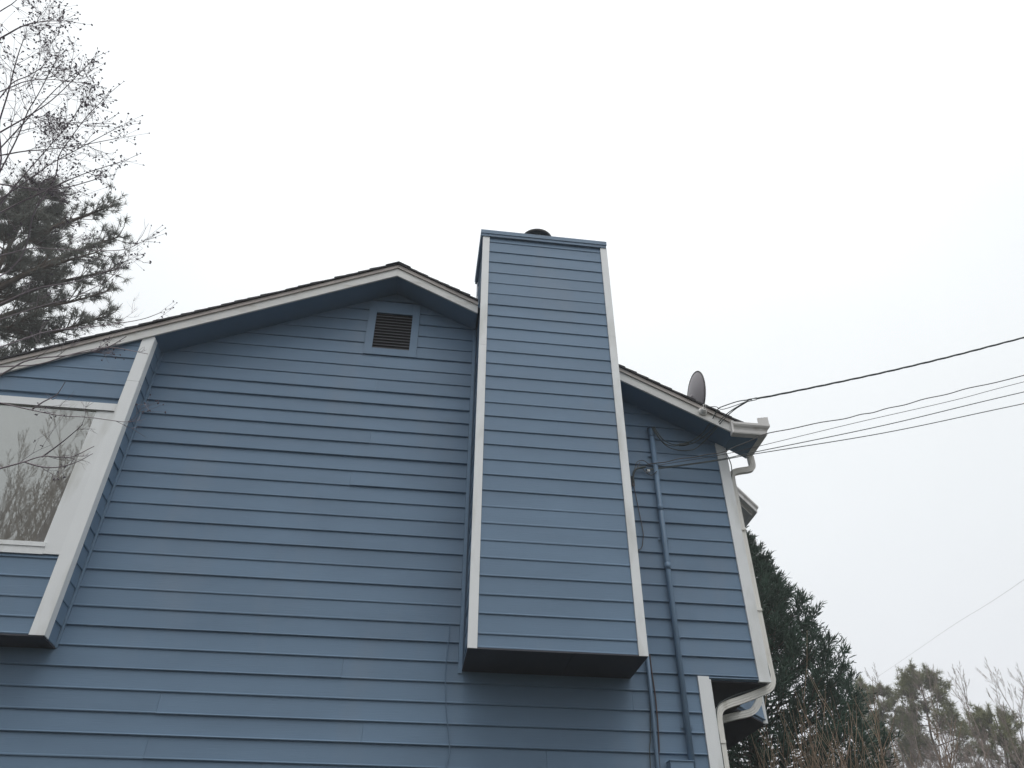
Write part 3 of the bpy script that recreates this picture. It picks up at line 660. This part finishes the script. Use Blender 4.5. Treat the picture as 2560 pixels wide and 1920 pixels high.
# --- crape myrtle with seed pods, close by on the left, its branches reaching in front of the house
LIMBS=[
  [[-3.59,-3.34,7.46],[-3.38,-3.46,7.48],[-3.2,-3.53,7.46],[-3.01,-3.58,7.42]] ,
  [[-3.62,-2.98,7.2],[-3.48,-3.12,7.22],[-3.33,-3.21,7.2],[-3.17,-3.31,7.19],[-3.02,-3.35,7.14]] ,
  [[-3.52,-3.08,7.2],[-3.36,-3.17,7.18],[-3.16,-3.23,7.16],[-2.85,-3.24,7.15]] ,
  [[-3.54,-2.79,6.82],[-3.35,-2.97,6.88],[-3.15,-3.16,6.94],[-2.97,-3.33,6.95],[-2.8,-3.47,6.94]] ,
  [[-3.5,-2.8,6.72],[-3.29,-2.88,6.7],[-3.1,-2.95,6.66],[-2.82,-3.02,6.67],[-2.52,-3.11,6.69]] ,
  [[-3.46,-2.61,6.42],[-3.23,-2.76,6.52],[-3.04,-2.89,6.58],[-2.81,-3.02,6.64],[-2.5,-3.18,6.76]] ,
  [[-3.33,-2.39,6.61],[-3.18,-2.58,6.77],[-3.12,-2.75,6.84],[-3.02,-2.88,6.88],[-2.87,-3.05,6.98],[-2.73,-3.18,7.04]] ,
  [[-3.27,-2.63,6.42],[-3.05,-2.74,6.47],[-2.81,-2.86,6.52],[-2.52,-2.97,6.58]] ,
  [[-3.54,-2.88,6.9],[-3.37,-2.98,6.94],[-3.23,-3.07,6.96],[-3.06,-3.19,7.01],[-2.79,-3.42,7.17]] ,
  [[-3.51,-2.52,6.47],[-3.32,-2.71,6.61],[-3.12,-2.9,6.75],[-2.94,-3.08,6.86],[-2.82,-3.24,6.9]] ,
  [[-3.55,-2.65,6.7],[-3.41,-2.86,6.86],[-3.3,-3.05,6.97],[-3.2,-3.18,7.02],[-3.04,-3.41,7.16]] ,
  [[-3.54,-2.95,6.96],[-3.44,-3.15,7.06],[-3.36,-3.32,7.12],[-3.29,-3.45,7.15],[-3.22,-3.56,7.16]] ,
  [[-3.5,-2.64,6.57],[-3.33,-2.63,6.57],[-3.1,-2.62,6.6],[-2.84,-2.67,6.69],[-2.76,-2.73,6.68]] ,
  [[-3.36,-2.43,6.0],[-3.15,-2.46,6.08],[-2.9,-2.45,6.11],[-2.54,-2.42,6.19],[-2.35,-2.5,6.24]] ,
  [[-3.35,-2.18,5.73],[-3.1,-2.26,5.85],[-2.81,-2.3,5.93],[-2.54,-2.38,6.03]] ,
  [[-3.35,-2.1,5.64],[-3.11,-2.14,5.76],[-2.84,-2.19,5.87],[-2.61,-2.28,5.99],[-2.47,-2.4,6.09]] ,
  [[-3.23,-1.97,5.21],[-3.04,-2.04,5.32],[-2.77,-2.04,5.4],[-2.52,-2.07,5.48],[-2.37,-2.15,5.54]] ,
  [[-3.23,-2.01,5.26],[-2.98,-2.0,5.32],[-2.76,-2.04,5.41],[-2.5,-2.07,5.48],[-2.22,-2.03,5.48]] ,
  [[-3.12,-1.99,4.95],[-2.91,-1.94,4.94],[-2.71,-1.91,4.93],[-2.53,-1.9,4.94],[-2.26,-1.86,4.95],[-2.18,-1.91,4.97]] ,
  [[-2.98,-1.88,4.47],[-2.84,-1.9,4.52],[-2.71,-1.92,4.57],[-2.54,-1.9,4.59],[-2.39,-1.94,4.67]] ,
  [[-3.34,-1.96,5.48],[-3.04,-1.98,5.66],[-2.69,-1.96,5.78],[-2.41,-1.96,5.88],[-2.24,-2.01,5.94]] ,
  [[-3.52,-3.55,7.5],[-3.4,-3.63,7.49],[-3.28,-3.73,7.49]] ,
]
FORKS = [[[-2.86,-1.86,4.55],[-2.74,-1.84,4.53],[-2.62,-1.85,4.53],[-2.5,-1.87,4.57],[-2.39,-1.92,4.62]],
  [[-2.76,-1.84,4.61],[-2.64,-1.91,4.69],[-2.55,-1.98,4.74],[-2.47,-2.05,4.78]],
  [[-2.94,-1.9,4.97],[-2.85,-1.96,5.01],[-2.75,-2.02,5.04],[-2.68,-2.11,5.1]]]
rg = random.Random(5)
crape = empty('crape_myrtle', (-5.2, -2.7, 0), 'bare crape myrtle with dark seed pods whose branches cross the window at left', 'tree')
wood = MB(); twigs = MB(); pods = MB()
TB = Vector((-5.2, -2.7, -0.1)); stems = []
for k, (dx, dy, dz) in enumerate(((0.55, -0.25, 4.6), (0.35, 0.3, 4.3), (0.75, 0.15, 3.6), (-0.3, -0.1, 4.4), (0.2, -0.6, 4.8))):
    P = smooth_path([TB+Vector((dx*0.12, dy*0.12, 0)), TB+Vector((dx*0.35+rg.uniform(-.06, .06), dy*0.4, dz*0.4)), TB+Vector((dx, dy, dz))], 8)
    wood.tube(P, [0.075-0.04*i/16 for i in range(len(P))], 8, cap=False); stems.append(P)
def pod(p, s_):
    o = len(pods.v); a, b, c = (rand_dir(rg)*s_, rand_dir(rg)*s_, rand_dir(rg)*s_)
    e1 = a.normalized(); e2 = e1.orthogonal().normalized(); e3 = e1.cross(e2)
    l, w = s_*rg.uniform(1.0, 1.6), s_*rg.uniform(0.7, 0.95)
    pods.v += [tuple(p+e1*l), tuple(p-e1*l), tuple(p+e2*w), tuple(p-e2*w), tuple(p+e3*w), tuple(p-e3*w)]
    pods.f += [tuple(i+o for i in f) for f in ((0,2,4),(0,4,3),(0,3,5),(0,5,2),(1,4,2),(1,3,4),(1,5,3),(1,2,5))]
def panicle(p, d, n, L=0.16):
    d = d.normalized()
    for i in range(n):
        q = p + d*rg.uniform(-0.3, 1.0)*L + rand_dir(rg)*L*rg.uniform(0.15, 0.6)
        twigs.tube([p+d*rg.uniform(-0.3, 0.6)*L, q], 0.0011, 3, cap=False); pod(q, rg.uniform(0.0060, 0.0092))
        if rg.random() < 0.35: pod(q+rand_dir(rg)*0.012, rg.uniform(0.005, 0.008))
def sidetwig(p, d, L, r, dep, pp):
    pts = [p]; dd = d
    for i in range(4):
        dd = (dd+rand_dir(rg)*0.22+Vector((0, 0, 0.04))).normalized(); pts.append(pts[-1]+dd*L/4)
        if pts[-1].y > -0.75 and pts[-1].x > -5.6: pts[-1].y = -0.75
    twigs.tube(pts, [r, r*.85, r*.7, r*.55, r*.4], 3, cap=False)
    if dep:
        for k in range(rg.randint(2, 4)):
            i = rg.randint(1, 3); ax = (pts[i+1]-pts[i]).normalized(); s_ = ax.cross(rand_dir(rg)).normalized()
            sidetwig(pts[i], (ax+s_*rg.uniform(0.5, 1.0)).normalized(), L*rg.uniform(0.35, 0.65), r*0.6, dep-1, pp*0.8)
    if rg.random() < pp: panicle(pts[-1], dd, rg.randint(3, 8))
for li, L_ in enumerate(LIMBS + FORKS):
    fork = li >= len(LIMBS)
    P0 = [Vector(p) for p in L_]
    if not fork:
        # carry the limb back to the nearest stem
        best = min((s for st_ in stems for s in st_[8:]), key=lambda s: (s-P0[0]).length + abs(s.z-(P0[0].z-1.1)))
        ext = P0[0]+(P0[0]-P0[1]).normalized()*0.75; ext.y = min(ext.y, -1.0)
        best = min((s for st_ in stems for s in st_[8:]), key=lambda s: (s-ext).length)
        P0 = [best, ext] + P0
    P = smooth_path(P0, 6); low = L_[0][2] < 5.8; m_ = len(P)
    r0 = 0.005 if fork else rg.uniform(0.0048, 0.0085)
    twigs_target = wood
    wood.tube(P, [r0*(1-0.80*i/(m_-1)) + 0.0012 for i in range(m_)], 5, cap=False)
    kids = 2 if fork else (4 if low else 6)
    for k in range(kids):
        i = int(rg.uniform(0.3 if not fork else 0.1, 0.98)*(m_-1)); i = min(i, m_-2)
        ax = (P[i+1]-P[i]).normalized(); s_ = ax.cross(rand_dir(rg)).normalized()
        wet = 0.06 if low else 0.42
        sidetwig(P[i], (ax*0.9+s_*rg.uniform(0.4, 1.0)).normalized(), rg.uniform(0.18, 0.5)*(0.8 if low else 1.0)*(1.1-0.6*i/m_), 0.0028, 1 if rg.random() < 0.75 else 2, wet)
    if not (low and L_[0][2] < 5.4): panicle(P[-1], (P[-1]-P[-2]), 9 if low else 16, 0.15)
for st_ in stems:      # crown outside the frame
    for k in range(4):
        grow(twigs, rg, st_[rg.randint(8, 12)], Vector((rg.uniform(-1, -0.4), rg.uniform(-1, 0.6), 0.7)), 1.1, 0.02, 2, dict(seg=4, wig=0.18, up=0.06, kids=[4, 4], spread=0.6, lr=0.55, rr=0.55, rmin=0.001, start=0.3))
def tag_children(objs, root):
    for o in objs: o.location = -Vector(root.location)
o1 = wood.build('branch', CRP, crape, True); o2 = twigs.build('twigs', CRP, crape, True); o3 = pods.build('seed_pods', POD, crape)
o2['kind'] = 'stuff'; o3['kind'] = 'stuff'; o1.name = 'limbs'
tag_children((o1, o2, o3), crape)

# --- pine beyond the roof on the left
rg = random.Random(8)
def pine(name, base, height, r0, label, seed, needles, first, branches, cfgL, tuft_kw, tuft_n, explicit=(), group=None, spread_bias=None):
    rg = random.Random(seed)
    root = empty(name, base, label, 'tree', group)
    tr = MB(); ndl = MB(); B = Vector((0, 0, 0)); P = [B+Vector((0.12*math.sin(i*1.3+seed), 0.12*math.cos(i*1.7), height*i/10)) for i in range(11)]
    tr.tube(P, [r0*(1-0.88*i/10) for i in range(11)], 10, cap=False); tr.build('trunk', PBK, root, True)
    br = MB(); tips = []
    def limb(pts, r):
        Q = smooth_path(pts, 5); m_ = len(Q); br.tube(Q, [r*(1-0.8*i/(m_-1)) for i in range(m_)], 5, cap=False)
        for i in range(int(m_*0.35), m_):
            for k in range(cfgL['twig']):
                ax = (Q[min(i+1, m_-1)]-Q[i-1]).normalized(); s_ = ax.cross(rand_dir(rg)).normalized()
                dd = (ax*0.6+s_*0.7+Vector((0, 0, 0.35))).normalized(); L = rg.uniform(0.35, 1.0)*cfgL['tl']
                e_ = Q[i]+dd*L; mid = Q[i].lerp(e_, 0.5)+rand_dir(rg)*0.05
                br.tube([Q[i], mid, e_], [0.016, 0.011, 0.006], 3, cap=False)
                for t_ in range(tuft_n):
                    q = rg.uniform(0.45, 1.0); pp = mid.lerp(e_, (q-0.5)*2) if q > 0.5 else Q[i].lerp(mid, q*2)
                    tuft(ndl, rg, pp+rand_dir(rg)*0.06, (dd+rand_dir(rg)*0.5+Vector((0, 0, 0.2))), **tuft_kw)
    for k in range(branches):
        q = first+(1-first)*(k+rg.random())/branches; a = k*2.39996+rg.uniform(-.4, .4)
        L = cfgL['len']*(1.05-q)**0.7*rg.uniform(0.75, 1.15)
        p0 = Vector((0, 0, height*q)); dv = Vector((math.cos(a), math.sin(a), 0))
        limb([p0, p0+dv*L*0.4+Vector((0, 0, L*0.10)), p0+dv*L*0.75+Vector((0, 0, L*0.20)), p0+dv*L+Vector((0, 0, L*0.38))], 0.075*L/cfgL['len'])
    for pts in explicit: limb([Vector(p)-Vector(base) for p in pts], 0.09)
    br.build('branches', PBK, root, True); nn = ndl.build('needles', needles, root); nn['kind'] = 'stuff'
    return root
pine('pine_tree', (-12.1, 9.6, 0), 20.0, 0.24, 'dark green pine tree rising behind the left slope of the roof', 3, PND, 0.68, 40,
     dict(len=4.1, twig=3, tl=0.75), dict(L=0.20, n=18, w=0.0080), 3,
     explicit=[[(-12.1, 9.6, 14.0), (-11.161, 9.372, 15.112), (-10.615, 9.386, 15.529), (-9.83, 9.507, 15.956), (-9.0, 9.495, 16.45)],
               [(-12.1, 9.6, 14.3), (-11.054, 9.414, 14.792), (-10.429, 9.527, 14.801), (-9.846, 9.519, 14.902), (-9.277, 9.397, 15.11), (-8.55, 9.268, 15.42)],
               [(-12.1, 9.6, 15.2), (-10.8, 9.5, 16.3), (-9.8, 9.5, 16.9), (-9.0, 9.5, 17.3)], [(-12.1, 9.6, 16.0), (-10.9, 9.5, 17.2), (-9.9, 9.4, 18.0), (-9.2, 9.3, 18.4)],
               [(-12.1, 9.6, 17.4), (-11.2, 9.3, 18.3), (-10.3, 9.2, 19.0), (-9.7, 9.1, 19.4)], [(-12.1, 9.6, 15.6), (-11.0, 9.0, 16.2), (-10.0, 8.7, 16.6), (-9.2, 8.6, 17.0)]])

# --- bare background trees (three kinds, copied)
rg = random.Random(21)
CF = dict(seg=4, wig=0.14, up=0.10, kids=[6, 5, 4, 3], spread=0.52, lr=0.50, rr=0.50, rmin=0.0072, start=0.30)
protos = []
def bare_tree(name, seed, h, label, group, m=FAR, cfg=CF, r0=0.15):
    rg = random.Random(seed); root = empty(name, (0, 0, 0), label, 'tree', group)
    mb = MB(); n = 9; P = [Vector((0.25*math.sin(i*0.9+seed), 0.25*math.cos(i*1.1+seed*2), h*0.86*i/n)) for i in range(n+1)]; P[0].z = -0.2
    mb.tube(P, [r0*(1-0.85*i/n) for i in range(n+1)], 7, cap=False); mb.build('trunk', m, root, True)
    cr_ = MB()
    for k in range(15):
        q = 0.32+0.66*(k+rg.random())/15; f = q*n; i = min(int(f), n-1); p = P[i].lerp(P[i+1], f-i); a = k*2.4+rg.uniform(-.5, .5)
        grow(cr_, rg, p, Vector((math.cos(a)*0.62, math.sin(a)*0.62, 0.85)), h*0.27*(1.25-q)*rg.uniform(0.7, 1.2), r0*0.42*(1.1-q)+0.012, 3, cfg)
    grow(cr_, rg, P[-1], Vector((0, 0, 1)), h*0.16, r0*0.16, 3, cfg)
    o = cr_.build('crown', m, root, True)
    return root
def copy_tree(src, loc, rz, s_, label=None, group=None):
    c = src.copy(); col.objects.link(c); c.location = loc; c.rotation_euler = (0, 0, rz); c.scale = (s_, s_, s_)
    if label: c['label'] = label
    if group: c['group'] = group
    for ch in list(src.children):
        d_ = ch.copy(); col.objects.link(d_); d_.parent = c
    return c
GW = 'bare winter trees in the wood at lower right'; LW = 'bare brown winter tree in the crowded wood at lower right'
protos = [bare_tree('bare_tree', 31, 14.5, LW, GW), bare_tree('bare_tree', 32, 13.5, LW, GW), bare_tree('bare_tree', 33, 15.0, LW, GW)]
def from_cam(az_deg, dist):
    a = YAW + R(az_deg); return Vector((math.sin(a)*dist, -7.02+math.cos(a)*dist, 0))
# azimuth right of the camera heading, ground distance, scale
rg = random.Random(4)
spots = [(22.6, 40, .80), (25.9, 41, .83), (31.6, 40, .77)]
for i in range(46):
    az = 21.6+14.2*((i*0.618) % 1.0); ds_ = 31+22*((i*0.377) % 1.0)
    top = (0.555+0.04*mnoise.noise(Vector((az*0.5, 3.1, 0)))-(0.03 if az > 30.5 else 0.0))*ds_/38.0*(1.0, 0.86, 0.76)[i % 3]
    spots.append((az, ds_, top*1.36))
for i, (az, ds_, s_) in enumerate(spots):
    p = from_cam(az, ds_)
    if i < 3:
        protos[i].location = p; protos[i].scale = (s_,)*3; protos[i].rotation_euler = (0, 0, i*1.1)
    else: copy_tree(protos[i % 3], p, i*1.37, s_)
# two bare trees on the left behind the roof
for (az, ds_, s_, lb) in ((-27.5, 33, 1.16, 'pale bare treetop just above the left rake right of the pine'), (-35, 36, 1.25, 'bare grey tree behind the pine at the left edge')):
    copy_tree(protos[1], from_cam(az, ds_), az, s_, lb, 'bare trees behind the left roof slope')
# the wood behind the viewer; the window mirrors its first trees
for i in range(46):
    if i < 20: x_, y_, q_ = -19.5+(i*0.618 % 1)*10.5, -17-(i*0.377 % 1)*9, 1.08+0.09*(i*0.71 % 1)
    else:  # unseen trees, added to block low sky light on the wall
        a_ = R(75+210*((i*0.618) % 1)); d_ = 20+10*((i*0.377) % 1)
        x_, y_, q_ = math.sin(a_)*d_*1.1, -4+math.cos(a_)*d_, 1.0+0.2*(i*0.71 % 1)
        if x_ > 14 and y_ > -9: continue
        if x_ < -10 and y_ > -6: continue
    copy_tree(protos[i % 3], Vector((x_, y_, 0)), i*1.9, q_, 'bare tree across the yard mirrored in the bay window' if i < 20 else 'unseen bare tree of the wood, added behind the viewer to block low sky',
              'bare trees mirrored in the window' if i < 20 else 'unseen bare trees added behind the viewer')

# --- far pines in the wood
PL = [(27.0, 44, 13.7, 'round-topped olive pine, tallest in the middle of the lower right wood', 51), (30.4, 40, 10.6, 'smaller olive pine right of the round-topped pine', 52), (24.2, 46, 13.9, 'olive pine half hidden behind the dark conifer', 53)]
for az, ds_, h, lb, sd_ in PL:
    pine('pine_tree', from_cam(az, ds_), h, 0.17, lb, sd_, FPN, 0.70 if sd_ != 52 else 0.74, 26 if sd_ != 52 else 15, dict(len=3.9 if sd_ != 52 else 3.2, twig=2, tl=0.75), dict(L=0.26, n=13, w=0.013), 3, group='pines in the wood at lower right')

# --- dark conical cypress beside the house
rg = random.Random(77)
CB_ = Vector((6.05, 6.9, 0)); cyp = empty('cypress_tree', CB_, 'dark green conical cypress beside the right corner of the house', 'tree')
tr = MB(); tr.tube([(0, 0, -0.2), (0.03, 0, 4), (0, 0.02, 8.6)], [0.20, 0.12, 0.02], 9, cap=False); tr.build('trunk', PBK, cyp, True)
fol = MB(); brs = MB(); HT = 9.05
def blade(p, v, L, w):
    s_ = v.cross(rand_dir(rg)); s_ = s_.normalized()*w if s_.length > 1e-4 else Vector((w, 0, 0)); o = len(fol.v)
    mid = p+v*L*0.45; fol.v += [tuple(p), tuple(mid+s_), tuple(p+v*L), tuple(mid-s_)]; fol.f.append((o, o+1, o+2, o+3))
nb = 520
for k in range(nb):
    q = ((k+rg.random())/nb); z = 0.5+(HT-0.6)*q**0.85
    rad = 0.25+3.40*(1-z/HT)**0.80
    a = k*2.39996; rad *= 0.60+0.40*min(1.0, z/5.7); dv = Vector((math.cos(a), math.sin(a), 0)); L = rad*rg.uniform(0.80, 1.10)
    p0 = Vector((0, 0, z-0.25*L)); P = [p0, p0+dv*L*0.5+Vector((0, 0, L*0.10)), p0+dv*L*0.85+Vector((0, 0, L*0.27)), p0+dv*L+Vector((0, 0, L*0.42+0.05))]
    Q = smooth_path(P, 4); m_ = len(Q); brs.tube(Q, [0.022*(1-0.8*i/(m_-1)) for i in range(m_)], 3, cap=False)
    if dv.y > 0.55 and z < 7: nsub = 16
    else: nsub = 44
    for s_i in range(nsub):
        f = rg.uniform(0.15, 1.0)**0.8*(m_-1); i = min(int(f), m_-2); p = Q[i].lerp(Q[i+1], f-i)
        ax = (Q[i+1]-Q[i]).normalized(); side = ax.cross(rand_dir(rg)).normalized()
        d_ = (ax*0.8+side*0.75+Vector((0, 0, 0.30))).normalized(); Ls = rg.uniform(0.14, 0.36)*(0.6+0.4*L/2)
        for j in range(7):
            pj = p+d_*Ls*(j/7); vv = (d_*0.9+rand_dir(rg)*0.62).normalized(); blade(pj, vv, rg.uniform(0.07, 0.15), rg.uniform(0.007, 0.014))
    for j in range(12): blade(Q[-1]+rand_dir(rg)*0.05, ((Q[-1]-Q[-3]).normalized()+rand_dir(rg)*0.45).normalized(), rg.uniform(0.10, 0.24), 0.014)
brs.build('branches', PBK, cyp, True); f_ = fol.build('foliage', CYP, cyp); f_['kind'] = 'stuff'

# --- upright twiggy shrub in front of the cypress
rg = random.Random(13)
shb = empty('shrub', (5.35, 3.0, 0), 'leafless brown shrub of upright twigs in front of the dark cypress', 'shrub')
mb = MB()
for k in range(95):
    a = rg.uniform(0, 6.283); rr = rg.random()**0.6
    lean = Vector((math.cos(a)*rr*0.26, math.sin(a)*rr*0.26, 1)).normalized(); H = rg.uniform(3.4, 5.0)*(1-0.12*rr)
    p = Vector((math.cos(a)*rr*0.35, math.sin(a)*rr*0.35, -0.05)); pts = [p]; d_ = lean
    for i in range(7):
        d_ = (d_+rand_dir(rg)*0.07+Vector((0, 0, 0.03))).normalized(); pts.append(pts[-1]+d_*H/7)
    mb.tube(pts, [0.013*(1-0.8*i/7) for i in range(8)], 4, cap=False)
    for j in range(9):
        i = rg.randint(2, 6); ax = (pts[i+1]-pts[i]).normalized(); s_ = ax.cross(rand_dir(rg)).normalized()
        d2 = (ax+s_*rg.uniform(0.25, 0.65)).normalized(); L = rg.uniform(0.3, 0.95); p1 = pts[i].lerp(pts[i+1], rg.random())
        mb.tube([p1, p1+d2*L*0.5, p1+(d2+Vector((0, 0, 0.15))).normalized()*L], [0.0055, 0.004, 0.0022], 3, cap=False)
tw = mb.build('twigs', SHB, shb, True); tw['kind'] = 'stuff'

# ------------------------------------------------------------------ haze volume added to imitate lens glare and pale the distance
hz = MB().box(-440, 440, -440, 440, -8, 27).build('haze', SOF); hz['kind'] = 'stuff'
hm = bpy.data.materials.new('haze_air'); hm.use_nodes = True; ht = hm.node_tree; ht.nodes.clear()
ho = ht.nodes.new('ShaderNodeOutputMaterial'); hv = ht.nodes.new('ShaderNodeVolumePrincipled')
hv.inputs['Color'].default_value = (0.97, 0.985, 1.0, 1); hv.inputs['Density'].default_value = 0.0026
ht.links.new(hv.outputs[0], ho.inputs['Volume'])
hz.data.materials.clear(); hz.data.materials.append(hm)
